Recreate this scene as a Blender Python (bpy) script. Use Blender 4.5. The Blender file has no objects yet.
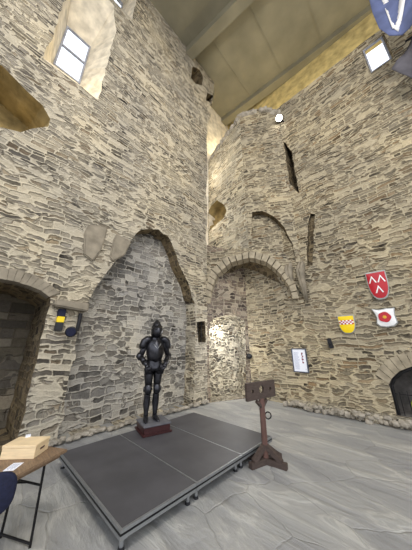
import bpy, bmesh, math, random
from mathutils import Vector, Matrix, noise
from mathutils.geometry import tessellate_polygon
random.seed(7)
C = bpy.context.scene.collection
# ---------------------------------------------------------------- camera geometry
FL, HZ, H = 210.0, 70.0, 1.95
PT = math.atan2(HZ, FL); AZ = math.atan2(231, math.hypot(FL, HZ))
FW = (-math.cos(AZ), math.sin(AZ)); RT = (math.sin(AZ), math.cos(AZ))
def ray(x, y):
    cx = x-206; cy = 275-y
    f = FL*math.cos(PT)-cy*math.sin(PT); u = FL*math.sin(PT)+cy*math.cos(PT)
    return (FW[0]*f+RT[0]*cx, FW[1]*f+RT[1]*cx, u)
def onZ(x, y, z):
    r = ray(x, y); t = (z-H)/r[2]; return Vector((r[0]*t, r[1]*t, z))
class Plan:
    """vertical plane through two plan points; local coordinates (u along, z up), off = metres behind the face"""
    def __init__(s, A, B):
        s.A = Vector((A[0], A[1], 0)); d = Vector((B[0]-A[0], B[1]-A[1], 0)); s.L = d.length; s.t = d.normalized()
        n = Vector((s.t.y, -s.t.x, 0))
        if n.dot(s.A) < 0: n = -n          # points away from the room's middle
        s.n = n
    def px(s, x, y, off=0):
        r = Vector(ray(x, y)); k = (s.A.dot(s.n)+off)/r.dot(s.n)
        q = r*k; return ((q-s.A).dot(s.t), q.z+H)
    def w(s, u, z, off=0):
        v = s.A+s.t*u+s.n*off; return Vector((v.x, v.y, z))
    def pts(s, l, off=0): return [s.px(x, y, off) for x, y in l]
LW = Plan((-5.85, 0), (-5.85, 1))
RW = Plan((0, 8), (1, 8))
def rx(x, y): return RW.px(x, y)[0]
A0 = (-5.85, 6.17); B0 = (rx(289, 185), 8.0)
K0 = (rx(250, 360), 8.0)
DG = Plan(A0, B0)
CH = Plan(A0, K0)
uM = DG.px(249, 248)[0]; M0 = DG.w(uM, 0)
P0 = (-6.9, 7.4)
TF = Plan(P0, (M0.x, M0.y))
# ---------------------------------------------------------------- materials
def new_mat(name):
    m = bpy.data.materials.new(name); m.use_nodes = True
    nt = m.node_tree; b = nt.nodes['Principled BSDF']; return m, nt, b
def ramp(nt, stops, interp='LINEAR'):
    r = nt.nodes.new('ShaderNodeValToRGB'); cr = r.color_ramp; cr.interpolation = interp
    while len(cr.elements) > 1: cr.elements.remove(cr.elements[-1])
    for i, (p, c) in enumerate(stops):
        e = cr.elements[0] if i == 0 else cr.elements.new(p)
        e.position = p; e.color = (c[0], c[1], c[2], 1)
    return r
def s2l(c): return tuple(((v/255)/12.92 if v/255 <= .04045 else ((v/255+.055)/1.055)**2.4) for v in c)
def math_n(nt, op, a, b=None, c=None):
    n = nt.nodes.new('ShaderNodeMath'); n.operation = op
    for i, v in enumerate((a, b, c)):
        if v is None: continue
        if isinstance(v, (int, float)): n.inputs[i].default_value = v
        else: nt.links.new(v, n.inputs[i])
    return n.outputs[0]
def mixc(nt, f, a, b, typ='MIX'):
    n = nt.nodes.new('ShaderNodeMix'); n.data_type = 'RGBA'; n.blend_type = typ
    for s, v in ((n.inputs[0], f), (n.inputs[6], a), (n.inputs[7], b)):
        if isinstance(v, (int, float)): s.default_value = v
        elif isinstance(v, tuple): s.default_value = (*v, 1)
        else: nt.links.new(v, s)
    return n.outputs[2]
def masonry(name, stones, mortar, rows=7.0, cols=2.8, smear=.25, bump=1.0, joint=.022, dist=.06, miss=.2):
    m, nt, b = new_mat(name); N = nt.nodes; L = nt.links
    uv = N.new('ShaderNodeUVMap'); uv.uv_map = 'UVMap'
    def noi(scale, detail=3, rough=.55, src=None):
        n = N.new('ShaderNodeTexNoise'); n.inputs['Scale'].default_value = scale
        n.inputs['Detail'].default_value = detail; n.inputs['Roughness'].default_value = rough
        L.new(src or uv.outputs[0], n.inputs['Vector']); return n
    n1 = noi(1.1, 2); n2 = noi(5.0, 2)
    def vec(op, a, bb):
        v = N.new('ShaderNodeVectorMath'); v.operation = op
        L.new(a, v.inputs[0])
        if isinstance(bb, tuple): v.inputs[1].default_value = bb
        else: L.new(bb, v.inputs[1])
        return v.outputs[0]
    d1 = vec('MULTIPLY', vec('SUBTRACT', n1.outputs['Color'], (.5, .5, .5)), (dist*4, dist*5, 0))
    d2 = vec('MULTIPLY', vec('SUBTRACT', n2.outputs['Color'], (.5, .5, .5)), (dist*1.6, dist*1.4, 0))
    p = vec('ADD', vec('ADD', uv.outputs[0], d1), d2)
    sp = N.new('ShaderNodeSeparateXYZ'); L.new(p, sp.inputs[0])
    def vor(feat, w, rnd):
        v = N.new('ShaderNodeTexVoronoi'); v.voronoi_dimensions = '1D'; v.feature = feat
        v.inputs['Scale'].default_value = 1; v.inputs['Randomness'].default_value = rnd; L.new(w, v.inputs['W']); return v
    w1 = math_n(nt, 'MULTIPLY', sp.outputs[1], rows)
    vr = vor('F1', w1, .8); ve = vor('DISTANCE_TO_EDGE', w1, .8)
    sc = N.new('ShaderNodeSeparateColor'); L.new(vr.outputs['Color'], sc.inputs[0])
    k = math_n(nt, 'MULTIPLY_ADD', sc.outputs[1], cols*.9, cols*.55)
    w2 = math_n(nt, 'MULTIPLY_ADD', sc.outputs[0], 731.0, math_n(nt, 'MULTIPLY', sp.outputs[0], k))
    vc = vor('F1', w2, .9); vf = vor('DISTANCE_TO_EDGE', w2, .9)
    dr = math_n(nt, 'DIVIDE', ve.outputs['Distance'], rows)
    dc = math_n(nt, 'DIVIDE', vf.outputs['Distance'], k)
    dmA = math_n(nt, 'SMOOTH_MIN', dr, dc, .03)
    mv = N.new('ShaderNodeMapping'); mv.inputs['Scale'].default_value = (cols*.85, rows*1.05, 1); L.new(vec('ADD', p, vec('MULTIPLY', vec('SUBTRACT', n2.outputs['Color'], (.5, .5, .5)), (dist*1.6, dist*.8, 0))), mv.inputs[0])
    def vor2(feat):
        v = N.new('ShaderNodeTexVoronoi'); v.voronoi_dimensions = '2D'; v.feature = feat; v.inputs['Scale'].default_value = 1
        v.inputs['Randomness'].default_value = .85; L.new(mv.outputs[0], v.inputs['Vector']); return v
    vb = vor2('F1'); vbe = vor2('DISTANCE_TO_EDGE')
    dmB = math_n(nt, 'DIVIDE', vbe.outputs['Distance'], rows*.8)
    nm = noi(.8, 3, .6); mk = N.new('ShaderNodeMapRange'); L.new(nm.outputs['Fac'], mk.inputs[0]); mk.inputs['From Min'].default_value = .5; mk.inputs['From Max'].default_value = .53
    fmix = N.new('ShaderNodeMix'); L.new(mk.outputs[0], fmix.inputs[0]); L.new(dmA, fmix.inputs[2]); L.new(dmB, fmix.inputs[3]); dm = fmix.outputs[0]
    cellcol = mixc(nt, mk.outputs[0], vc.outputs['Color'], vb.outputs['Color'])
    mr = N.new('ShaderNodeMapRange'); mr.interpolation_type = 'SMOOTHSTEP'
    n3 = noi(9, 3)
    jo = math_n(nt, 'MULTIPLY', n3.outputs['Fac'], joint*2)
    L.new(dm, mr.inputs['Value']); mr.inputs['From Min'].default_value = 0
    L.new(math_n(nt, 'SUBTRACT', jo, joint*.75), mr.inputs['From Min'])
    L.new(math_n(nt, 'ADD', jo, joint*.35), mr.inputs['From Max'])
    cc = N.new('ShaderNodeSeparateColor'); L.new(cellcol, cc.inputs[0])
    st = [(i/len(stones), s2l(c)) for i, c in enumerate(stones)]
    rp = ramp(nt, st, 'CONSTANT'); L.new(cc.outputs[0], rp.inputs[0])
    vr_ = ramp(nt, [(0, (.34,)*3), (.15, (.55,)*3), (.4, (.82,)*3), (1, (1.12,)*3)]); L.new(cc.outputs[2], vr_.inputs[0]); var = vr_.outputs[0]
    nfine = noi(14, 5, .7)
    fine = math_n(nt, 'MULTIPLY_ADD', nfine.outputs['Fac'], .9, .55)
    comb = N.new('ShaderNodeCombineColor')
    vv = math_n(nt, 'MULTIPLY', var, fine)
    for i in range(3): L.new(vv, comb.inputs[i])
    stone = mixc(nt, 1.0, rp.outputs[0], comb.outputs[0], 'MULTIPLY')
    mort = mixc(nt, nfine.outputs['Fac'], tuple(v*.75 for v in s2l(mortar)), tuple(min(1, v*1.2) for v in s2l(mortar)))
    keep = math_n(nt, 'GREATER_THAN', cc.outputs[1], miss)
    nk = noi(3.5, 4, .7); mo = math_n(nt, 'GREATER_THAN', nk.outputs['Fac'], .36)
    mask = math_n(nt, 'MULTIPLY', mr.outputs[0], math_n(nt, 'MULTIPLY_ADD', keep, .75, .25))
    col = mixc(nt, mask, mort, stone)
    mcv = N.new('ShaderNodeMapping'); mcv.inputs['Scale'].default_value = (2.6, 9, 1); L.new(p, mcv.inputs[0])
    ncv = noi(1.0, 3, .6, mcv.outputs[0]); cv = N.new('ShaderNodeMapRange'); L.new(ncv.outputs['Fac'], cv.inputs[0]); cv.inputs['From Min'].default_value = .27; cv.inputs['From Max'].default_value = .36
    col = mixc(nt, cv.outputs[0], s2l((72, 64, 54)), col)  # crevice hollows: their shadow is put into the colour as well as the bump
    n4 = noi(.9, 5, .7); sm = N.new('ShaderNodeMapRange'); L.new(n4.outputs['Fac'], sm.inputs[0])
    sm.inputs['From Min'].default_value = .42; sm.inputs['From Max'].default_value = .75; sm.inputs['To Max'].default_value = smear*2.4
    col = mixc(nt, sm.outputs[0], col, s2l(mortar))
    n5 = noi(.35, 3, .6); r5 = ramp(nt, [(.32, (.7, .71, .74)), (.5, (.93, .92, .9)), (.68, (1.14, 1.1, 1.0))]); L.new(n5.outputs['Fac'], r5.inputs[0])
    col = mixc(nt, 1.0, col, r5.outputs[0], 'MULTIPLY')
    L.new(col, b.inputs['Base Color']); b.inputs['Roughness'].default_value = .92
    b.inputs['Specular IOR Level'].default_value = .2
    hgt = math_n(nt, 'ADD', math_n(nt, 'ADD', math_n(nt, 'MULTIPLY', mask, math_n(nt, 'MULTIPLY_ADD', cc.outputs[1], .6, .5)), cv.outputs[0]), math_n(nt, 'MULTIPLY', nfine.outputs['Fac'], .6))
    bp = N.new('ShaderNodeBump'); bp.inputs['Strength'].default_value = .9*bump; bp.inputs['Distance'].default_value = .06
    L.new(hgt, bp.inputs['Height']); L.new(bp.outputs[0], b.inputs['Normal'])
    return m
def plain(name, col, rough=.6, metal=0, nscale=8, namp=.25, bump=.15, spec=.4, stretch=(1, 1, 1), dist=.02, detail=4):
    m, nt, b = new_mat(name); N = nt.nodes; L = nt.links
    tc = N.new('ShaderNodeTexCoord'); mp = N.new('ShaderNodeMapping'); mp.inputs['Scale'].default_value = stretch
    L.new(tc.outputs['Object'], mp.inputs[0])
    n = N.new('ShaderNodeTexNoise'); n.inputs['Scale'].default_value = nscale; n.inputs['Detail'].default_value = detail; L.new(mp.outputs[0], n.inputs['Vector'])
    c = s2l(col); r = ramp(nt, [(.3, tuple(v*(1-namp) for v in c)), (.7, tuple(min(1, v*(1+namp)) for v in c))]); L.new(n.outputs['Fac'], r.inputs[0])
    L.new(r.outputs[0], b.inputs['Base Color']); b.inputs['Roughness'].default_value = rough; b.inputs['Metallic'].default_value = metal
    b.inputs['Specular IOR Level'].default_value = spec
    if bump:
        bp = N.new('ShaderNodeBump'); bp.inputs['Strength'].default_value = bump; bp.inputs['Distance'].default_value = dist
        L.new(n.outputs['Fac'], bp.inputs['Height']); L.new(bp.outputs[0], b.inputs['Normal'])
    return m
S_LEFT = [(150, 138, 116), (176, 163, 138), (120, 110, 96), (186, 172, 148), (138, 118, 92), (160, 150, 134), (196, 184, 160), (104, 96, 86), (168, 146, 112)]
S_RIGHT = [(142, 126, 100), (166, 148, 118), (112, 100, 82), (178, 160, 128), (132, 108, 78), (150, 138, 116), (186, 170, 140), (98, 88, 74), (160, 130, 92)]
def tone(l, ds=.35, k=.93):
    out = []
    for c in l:
        g = sum(c)/3; out.append(tuple((v+(g-v)*ds)*k for v in c))
    return out
S_GREY = [(140, 134, 124), (164, 158, 146), (116, 110, 102), (178, 172, 160), (130, 120, 106), (152, 146, 136), (186, 180, 168)]
S_SHADE = [(104, 92, 76), (120, 106, 84), (84, 76, 66), (132, 116, 92), (96, 84, 68)]
S_PURP = [(120, 106, 98), (140, 124, 110), (98, 86, 82), (152, 138, 122), (112, 98, 88)]
S_LEFT = tone(S_LEFT, .25, .88); S_RIGHT = tone(S_RIGHT, .22, .92); S_GREY = tone(S_GREY, .3, .9)
M = dict(
 left=masonry('left wall rubble stone', S_LEFT, (200, 190, 169), 9, 3.0, .35),
 right=masonry('right wall rubble stone', S_RIGHT, (188, 176, 150), 9.5, 3.0, .25),
 grey=masonry('alcove grey stone', S_GREY, (196, 190, 178), 7, 3.2, .3),
 dark=masonry('shaded recess stone', S_SHADE, (132, 118, 92), 6, 4, .15),  # shade of soffits, holes and slits put into the stone colour
 purple=masonry('recess purple stone', S_PURP, (176, 164, 144), 6.5, 4.2, .15),
 pale=masonry('lit turret stone', [(c[0]+22 if c[0] < 225 else 240, c[1]+20, c[2]+14) for c in S_LEFT], (218, 208, 184), 7, 3.0, .4),  # left wall stone lightened: light on the turret face put into the colour
 rough=masonry('rough core stone', S_LEFT, (214, 204, 182), 8, 5, .45, 1.8, .03, .09),
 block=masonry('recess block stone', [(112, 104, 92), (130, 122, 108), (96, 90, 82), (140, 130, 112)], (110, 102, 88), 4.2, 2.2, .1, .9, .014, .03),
 arch=plain('arch ashlar', (158, 147, 126), .9, nscale=5, bump=.4, spec=.2),
 hearth=plain('sooty stone', (96, 92, 88), .95, nscale=6, namp=.4, bump=.6),  # blotchy dark grey stone for the inside of the fireplace
 ochre2=plain('dull ochre render', (146, 128, 88), .95, nscale=2.5, bump=.8, spec=.1, dist=.1, namp=.4),
 archd=plain('weathered springer stone', (140, 131, 115), .9, nscale=4, bump=.5, spec=.2),
 concrete=plain('ceiling concrete', (132, 127, 108), .9, nscale=.8, namp=.16, bump=.1, spec=.2, detail=8),
 plaster=plain('window reveal plaster', (214, 204, 184), .95, nscale=3, bump=.6, spec=.1, dist=.05),
 ochre=plain('ochre render', (186, 168, 116), .95, nscale=3, bump=.7, spec=.1, dist=.08, namp=.3),
 frame=plain('window frame grey', (150, 152, 160), .5, bump=0),
 deck=plain('stage ply grey', (74, 73, 76), .55, nscale=3, namp=.18, bump=.05, spec=.5, detail=8),
 alu=plain('aluminium', (150, 152, 153), .45, .7, nscale=20, namp=.1, bump=0),
 steel=plain('blackened armour steel', (62, 62, 66), .34, .85, nscale=12, namp=.4, bump=.1, dist=.01),
 plinth=plain('mahogany plinth', (58, 30, 30), .35, nscale=6, stretch=(1, 1, 8), bump=.05),
 plinth2=plain('plinth top grey', (96, 96, 100), .6, bump=.1),
 post=plain('red brown oak', (88, 62, 54), .6, nscale=6, stretch=(6, 6, 1), bump=.3),
 board=plain('dark oak', (72, 60, 54), .6, nscale=5, stretch=(2, 2, 8), bump=.3),
 iron=plain('black iron', (36, 35, 36), .5, .6, bump=.1),
 black=plain('black plastic', (26, 26, 30), .45, bump=0),
 navy=plain('navy upholstery', (24, 28, 52), .85, nscale=40, bump=.2),
 tablew=plain('table varnished timber', (126, 104, 82), .5, nscale=5, stretch=(2, 12, 12), namp=.3, bump=.1),
 pine=plain('pale pine', (226, 202, 162), .6, nscale=4, stretch=(2, 2, 14), namp=.1, bump=.03),
 paper=plain('white paper', (236, 238, 246), .8, nscale=2, namp=.03, bump=0),
 ink=plain('grey ink', (140, 150, 178), .8, bump=0),
 maroon=plain('maroon print', (120, 40, 60), .8, bump=0),
 red=plain('shield red paint', (176, 22, 38), .35, nscale=3, namp=.12, bump=0),
 white=plain('shield white paint', (232, 232, 232), .4, nscale=3, namp=.06, bump=0),
 yellow=plain('shield yellow paint', (240, 208, 20), .4, nscale=3, namp=.06, bump=0),
 silver=plain('shield rim grey', (150, 150, 146), .4, .3, bump=0),
 gold=plain('gold paint', (210, 160, 40), .4, bump=0),
 blue=plain('blue banner cloth', (92, 102, 140), .9, nscale=3, namp=.2, bump=.1),
 cloth=plain('dark grey banner cloth', (84, 82, 88), .9, nscale=3, namp=.2, bump=.1),
 rubble=plain('pale rubble stone', (158, 150, 136), .95, nscale=5, namp=.3, bump=.5),
 hivis=plain('yellow green paint', (196, 206, 70), .5, bump=0),
)
def floor_mat():
    m, nt, b = new_mat('slate flagstones'); N = nt.nodes; L = nt.links
    g = N.new('ShaderNodeNewGeometry')
    mp = N.new('ShaderNodeMapping'); mp.inputs['Rotation'].default_value = (0, 0, .5); mp.inputs['Scale'].default_value = (1, 1.5, 1)
    L.new(g.outputs['Position'], mp.inputs[0])
    n1 = N.new('ShaderNodeTexNoise'); n1.inputs['Scale'].default_value = 1.6; n1.inputs['Detail'].default_value = 4; L.new(mp.outputs[0], n1.inputs['Vector'])
    v0 = N.new('ShaderNodeVectorMath'); v0.operation = 'SCALE'; v0.inputs['Scale'].default_value = .35; L.new(n1.outputs['Color'], v0.inputs[0])
    v1 = N.new('ShaderNodeVectorMath'); L.new(mp.outputs[0], v1.inputs[0]); L.new(v0.outputs[0], v1.inputs[1])
    ve = N.new('ShaderNodeTexVoronoi'); ve.feature = 'DISTANCE_TO_EDGE'; ve.voronoi_dimensions = '2D'; ve.inputs['Scale'].default_value = 1.0; L.new(v1.outputs[0], ve.inputs['Vector'])
    vc = N.new('ShaderNodeTexVoronoi'); vc.voronoi_dimensions = '2D'; vc.inputs['Scale'].default_value = 1.0; L.new(v1.outputs[0], vc.inputs['Vector'])
    sc = N.new('ShaderNodeSeparateColor'); L.new(vc.outputs['Color'], sc.inputs[0])
    base = ramp(nt, [(0, s2l((146, 146, 146))), (.5, s2l((156, 156, 154))), (1, s2l((166, 165, 161)))]); L.new(sc.outputs[0], base.inputs[0])
    mp2 = N.new('ShaderNodeMapping'); mp2.inputs['Rotation'].default_value = (0, 0, 1.35); mp2.inputs['Scale'].default_value = (.6, 1.9, 1); L.new(g.outputs['Position'], mp2.inputs[0])
    n2 = N.new('ShaderNodeTexNoise'); n2.inputs['Scale'].default_value = 1.4; n2.inputs['Detail'].default_value = 7; n2.inputs['Roughness'].default_value = .6; n2.inputs['Distortion'].default_value = .6; L.new(mp2.outputs[0], n2.inputs['Vector'])
    r2 = ramp(nt, [(.3, (.74, .74, .75)), (.45, (.88, .88, .88)), (.54, (.98, .97, .95)), (.585, (1.26, 1.24, 1.19)), (.63, (.98, .98, .96)), (.8, (1.2, 1.17, 1.1))]); L.new(n2.outputs['Fac'], r2.inputs[0])
    col = mixc(nt, 1.0, base.outputs[0], r2.outputs[0], 'MULTIPLY')
    mr = N.new('ShaderNodeMapRange'); mr.inputs['From Min'].default_value = .004; mr.inputs['From Max'].default_value = .018; L.new(ve.outputs['Distance'], mr.inputs[0])
    f = math_n(nt, 'MULTIPLY_ADD', mr.outputs[0], .12, .88)
    col = mixc(nt, f, s2l((112, 108, 100)), col)
    L.new(col, b.inputs['Base Color']); b.inputs['Roughness'].default_value = .48; b.inputs['Specular IOR Level'].default_value = .5
    bp = N.new('ShaderNodeBump'); bp.inputs['Strength'].default_value = .7; bp.inputs['Distance'].default_value = .05
    L.new(math_n(nt, 'ADD', math_n(nt, 'MULTIPLY', mr.outputs[0], .22), math_n(nt, 'MULTIPLY', n2.outputs['Fac'], 2.4)), bp.inputs['Height']); L.new(bp.outputs[0], b.inputs['Normal'])
    return m
M['floor'] = floor_mat()
def glass_mat():
    m, nt, b = new_mat('window glass'); b.inputs['Transmission Weight'].default_value = 1; b.inputs['Roughness'].default_value = 0; b.inputs['IOR'].default_value = 1.02; return m
M['glass'] = glass_mat()
def emit(name, col, s):
    m, nt, b = new_mat(name); b.inputs['Emission Color'].default_value = (*col, 1); b.inputs['Emission Strength'].default_value = s; return m
M['lamp'] = emit('lit lamp face', (1, .97, .9), 30)
# ---------------------------------------------------------------- mesh helpers
def auto_uv(bm):
    lay = bm.loops.layers.uv.get('UVMap') or bm.loops.layers.uv.new('UVMap'); bm.normal_update()
    for f in bm.faces:
        n = f.normal
        if abs(n.z) > .82:
            for l in f.loops: l[lay].uv = (l.vert.co.x, l.vert.co.y)
        else:
            t = Vector((-n.y, n.x, 0)).normalized()
            if t.x+t.y < 0: t = -t
            for l in f.loops: l[lay].uv = (l.vert.co.dot(t), l.vert.co.z)
def obj(name, bm, mat, parent=None, smooth=False, local=None):
    auto_uv(bm); bmesh.ops.recalc_face_normals(bm, faces=bm.faces)
    me = bpy.data.meshes.new(name); bm.to_mesh(me); bm.free()
    for mm in (mat if isinstance(mat, (list, tuple)) else [mat]): me.materials.append(mm)
    if smooth:
        for p in me.polygons: p.use_smooth = True
    o = bpy.data.objects.new(name, me); C.objects.link(o)
    if parent:
        o.parent = parent
        if local is None:   # geometry given in world space: keep it there
            o.matrix_parent_inverse = parent_world(parent).inverted()
    return o
def parent_world(p):
    m = Matrix.LocRotScale(p.location, p.rotation_euler, p.scale)
    return (parent_world(p.parent) @ p.matrix_parent_inverse @ m) if p.parent else m
def thing(name, label, cat, loc=(0, 0, 0), rz=0, group=None):
    o = bpy.data.objects.new(name, None); C.objects.link(o); o.location = loc; o.rotation_euler = (0, 0, rz)
    o['label'] = label; o['category'] = cat
    if group: o['group'] = group
    return o
def tag(o, label, cat, group=None):
    o['label'] = label; o['category'] = cat
    if group: o['group'] = group
    return o
def struct(o): o['kind'] = 'structure'; return o
def box(bm, lo, hi, mat=None, bev=0):
    r = bmesh.ops.create_cube(bm, size=1); vs = r['verts']
    c = [(a+b)/2 for a, b in zip(lo, hi)]; s = [b-a for a, b in zip(lo, hi)]
    for v in vs: v.co = Vector((v.co.x*s[0]+c[0], v.co.y*s[1]+c[1], v.co.z*s[2]+c[2]))
    if bev:
        es = list({e for v in vs for e in v.link_edges}); r2 = bmesh.ops.bevel(bm, geom=es, offset=bev, segments=2, affect='EDGES'); vs = list({v for v in r2['verts']} | {v for v in vs if v.is_valid})
    if mat is not None:
        for v in vs: v.co = mat @ v.co
    return vs
def tube(bm, pts, rad, seg=10, flat=(1, 1), caps=True, ref=None):
    """swept tube through pts, rad number or list; flat = (side, front) ellipse factors"""
    pts = [Vector(p) for p in pts]; n = len(pts)
    if isinstance(rad, (int, float)): rad = [rad]*n
    rings = []; side = None
    for i, p in enumerate(pts):
        d = (pts[min(i+1, n-1)]-pts[max(i-1, 0)]).normalized()
        if side is None:
            a = ref or (Vector((1, 0, 0)) if abs(d.x) < .9 else Vector((0, 1, 0))); side = (a-d*a.dot(d)).normalized()
        else: side = (side-d*side.dot(d)).normalized()
        up = d.cross(side); r = rad[i]
        rx_, ry_ = (r if isinstance(r, tuple) else (r*flat[0], r*flat[1]))
        rings.append([bm.verts.new(p+side*math.cos(2*math.pi*k/seg)*rx_+up*math.sin(2*math.pi*k/seg)*ry_) for k in range(seg)])
    for a, b in zip(rings, rings[1:]):
        for k in range(seg): bm.faces.new((a[k], a[(k+1) % seg], b[(k+1) % seg], b[k]))
    if caps:
        bm.faces.new(rings[0][::-1]); bm.faces.new(rings[-1])
    return [v for r in rings for v in r]
def resample(loop, step, jit, keep=()):
    out = []; n = len(loop)
    for i in range(n):
        a = Vector(loop[i]); b = Vector(loop[(i+1) % n]); L = (b-a).length; k = max(1, int(L/step))
        if i in keep: k = 1
        for j in range(k):
            p = a.lerp(b, j/k)
            if i not in keep and not ((i-1) % n in keep and j == 0): p += Vector((random.uniform(-jit, jit), random.uniform(-jit, jit)))
            out.append((p.x, p.y))
    return out
def fill(bm, P, loops, off=0):
    vs = [[bm.verts.new(P.w(u, z, off)) for u, z in l] for l in loops]
    flat = [v for l in vs for v in l]
    for t in tessellate_polygon([[Vector((u, z, 0)) for u, z in l] for l in loops]):
        try: bm.faces.new([flat[i] for i in t])
        except ValueError: pass
    return vs
def bridge(bm, P, la, oa, lb, ob):
    a = [bm.verts.new(P.w(u, z, oa)) for u, z in la]; b = [bm.verts.new(P.w(u, z, ob)) for u, z in lb]
    n = len(a)
    for i in range(n): bm.faces.new((a[i], a[(i+1) % n], b[(i+1) % n], b[i]))
def wall(name, P, outer, holes, mat):
    """holes: dict(loop, depth, mat=reveal material, back=material or None, inner=loop or None, name)"""
    for h in holes: h['l'] = resample(h['loop'], h.get('step', .22), h.get('jit', .035))
    bm = bmesh.new(); fill(bm, P, [outer]+[h['l'] for h in holes]); w = struct(obj(name, bm, mat))
    for h in holes:
        inner = h.get('inner')
        if inner is None:
            cx = sum(p[0] for p in h['l'])/len(h['l']); s = h.get('scale', 1); sh = h.get('shift', (0, 0))
            cz = sum(p[1] for p in h['l'])/len(h['l'])
            inner = [((u-cx)*s+cx+sh[0], (z-cz)*s+cz+sh[1]) for u, z in h['l']]
        else:   # match counts: walk along the inner loop with the same parameters
            src = h['loop']; inner2 = []
            n = len(src)
            for i in range(n):
                a = Vector(src[i]); b = Vector(src[(i+1) % n]); k = max(1, int((b-a).length/h.get('step', .22)))
                for j in range(k): q = Vector(inner[i]).lerp(Vector(inner[(i+1) % n]), j/k); inner2.append((q.x, q.y))
            inner = inner2
        bm = bmesh.new(); bridge(bm, P, h['l'], 0, inner, h['depth'])
        if 'soffit' in h:
            for f in bm.faces:
                if sorted(v.co.z for v in f.verts)[1] > h['soffit']: f.material_index = 1
        struct(obj(h.get('name', 'opening')+'_reveal', bm, h['mat'], w))
        if h.get('back'):
            bm = bmesh.new(); fill(bm, P, [inner], h['depth']); struct(obj(h.get('name', 'opening')+'_back', bm, h['back'], w))
        h['inner_out'] = inner
    return w
# ---------------------------------------------------------------- room shell
bm = bmesh.new(); box(bm, (-9, -9, -.3), (12, 11, 0)); struct(obj('floor', bm, M['floor']))
CZ = 18.1
lp = LW.pts
win_o = lp([(61, 5), (47, 58), (80, 90), (104, 82), (115, 30)])
yw0, yw1 = -.31, .41
win_o = [(-.56, 14.9), (-.5, 9.62), (.97, 9.62), (1.0, 13.7), (.75, 14.9)]
WD = 1.0
wi = LW.pts([(66, 27), (53, 65), (80, 84), (91, 46)], WD)
u0 = (wi[0][0]+wi[1][0])/2; u1 = (wi[2][0]+wi[3][0])/2; z0 = (wi[1][1]+wi[2][1])/2; z1 = (wi[0][1]+wi[3][1])/2
um = (u0+u1)/2
win_in = [(u0, z1), (u0, z0), (u1, z0), (u1, z1), (u1-.02, z1+.01)]
win2_o = [(.85, 14.9), (.85, 17.6), (2.1, 17.6), (2.1, 14.9)]
win2_o = [(.5, 15.25), (.5, 17.8), (1.5, 17.8), (1.5, 15.25)]
win2_in = [(.6, 15.3), (.6, 17.7), (1.2, 17.7), (1.2, 15.3)]
niche = lp([(36, 98), (45, 108), (52, 120), (47, 126), (34, 129), (20, 133), (0, 128)])+[(-1.9, 6.5), (-2.3, 7.6), (-1.7, 8.3)]+lp([(0, 66), (16, 80)])
ju = LW.px(20, 430)[0]
lowrec = [(ju, .0), (ju, LW.px(50, 297)[1])]+lp([(41, 290), (30, 285.5), (16, 281), (0, 278)])+[(-.9, 3.15), (-1.7, 2.8), (-2.0, 2.2), (-2.0, .0)]
alc = lp([(86, 310), (97, 288), (113, 264), (124, 244), (136, 233), (148, 229), (158, 230), (168, 237), (179, 262), (188, 283), (194, 303)])
aj0, aj1 = LW.px(79, 330)[0], LW.px(195, 330)[0]
alc = [(aj0, 0.0)]+[(aj0, 2.6)]+alc+[(aj1, 2.9), (aj1, 0.0)]
h1 = lp([(191, 78), (193, 66), (199, 69), (203, 76), (202, 86), (196, 84)])
h2 = lp([(206, 100), (207, 93), (213, 95), (212, 104)])
slot = lp([(198, 342), (197, 322), (205, 321), (206, 342)])
h3 = lp([(166, 250-60), (168, 184), (172, 186), (171, 192)])
outerL = [(-7, 0), (-7, CZ), (6.9, CZ), (6.75, 16.6), (6.5, 15.6), (6.55, 14.9), (6.25, 14.0), (6.17, 12.5), (6.2, 10), (6.12, 9), (6.2, 7.6), (6.1, 6.6), (6.17, 5.4), (6.17, 0)]
outerL = resample(outerL, .3, .03, keep=(0, 1, 12, 13))
holesL = [
 dict(loop=win_o, inner=win_in, depth=WD, mat=[M['plaster'], M['ochre']], soffit=13.65, name='window'),
 dict(loop=win2_o, inner=win2_in, depth=.9, mat=M['plaster'], name='upper_window'),
 dict(loop=niche, depth=1.1, mat=M['ochre2'], back=M['ochre2'], name='upper_niche', scale=.92, shift=(-.1, .1), jit=.06),
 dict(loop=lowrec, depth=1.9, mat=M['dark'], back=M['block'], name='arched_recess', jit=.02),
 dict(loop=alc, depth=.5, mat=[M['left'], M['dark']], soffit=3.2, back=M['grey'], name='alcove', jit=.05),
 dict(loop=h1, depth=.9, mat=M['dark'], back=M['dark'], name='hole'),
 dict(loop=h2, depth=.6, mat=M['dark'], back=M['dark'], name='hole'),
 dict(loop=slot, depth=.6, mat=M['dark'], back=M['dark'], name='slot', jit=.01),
]
for h in holesL:    # loops that touch the floor are lifted a hair so the outline stays simple
    h['loop'] = [(u, max(z, .01)) for u, z in h['loop']]
wl = wall('wall_left', LW, outerL, holesL, M['left'])
# broken end of the left wall beside the turret and the wall set back behind it
bm = bmesh.new()
e = [p for p in outerL if p[0] > 6 and p[1] > 5.3]
e = sorted(e, key=lambda p: p[1])
a = [bm.verts.new((-5.85, u, z)) for u, z in e]; b_ = [bm.verts.new((-6.95, u+random.uniform(-.05, .1), z)) for u, z in e]
for i in range(len(e)-1): bm.faces.new((a[i], a[i+1], b_[i+1], b_[i]))
struct(obj('wall_end', bm, M['rough'], wl))
SB = Plan((-6.95, 0), (-6.95, 1))
bm = bmesh.new(); fill(bm, SB, [[(5.5, 4), (5.5, CZ), (9.8, CZ), (9.8, 4)]]); struct(obj('wall_setback', bm, M['plaster'], wl))
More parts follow.
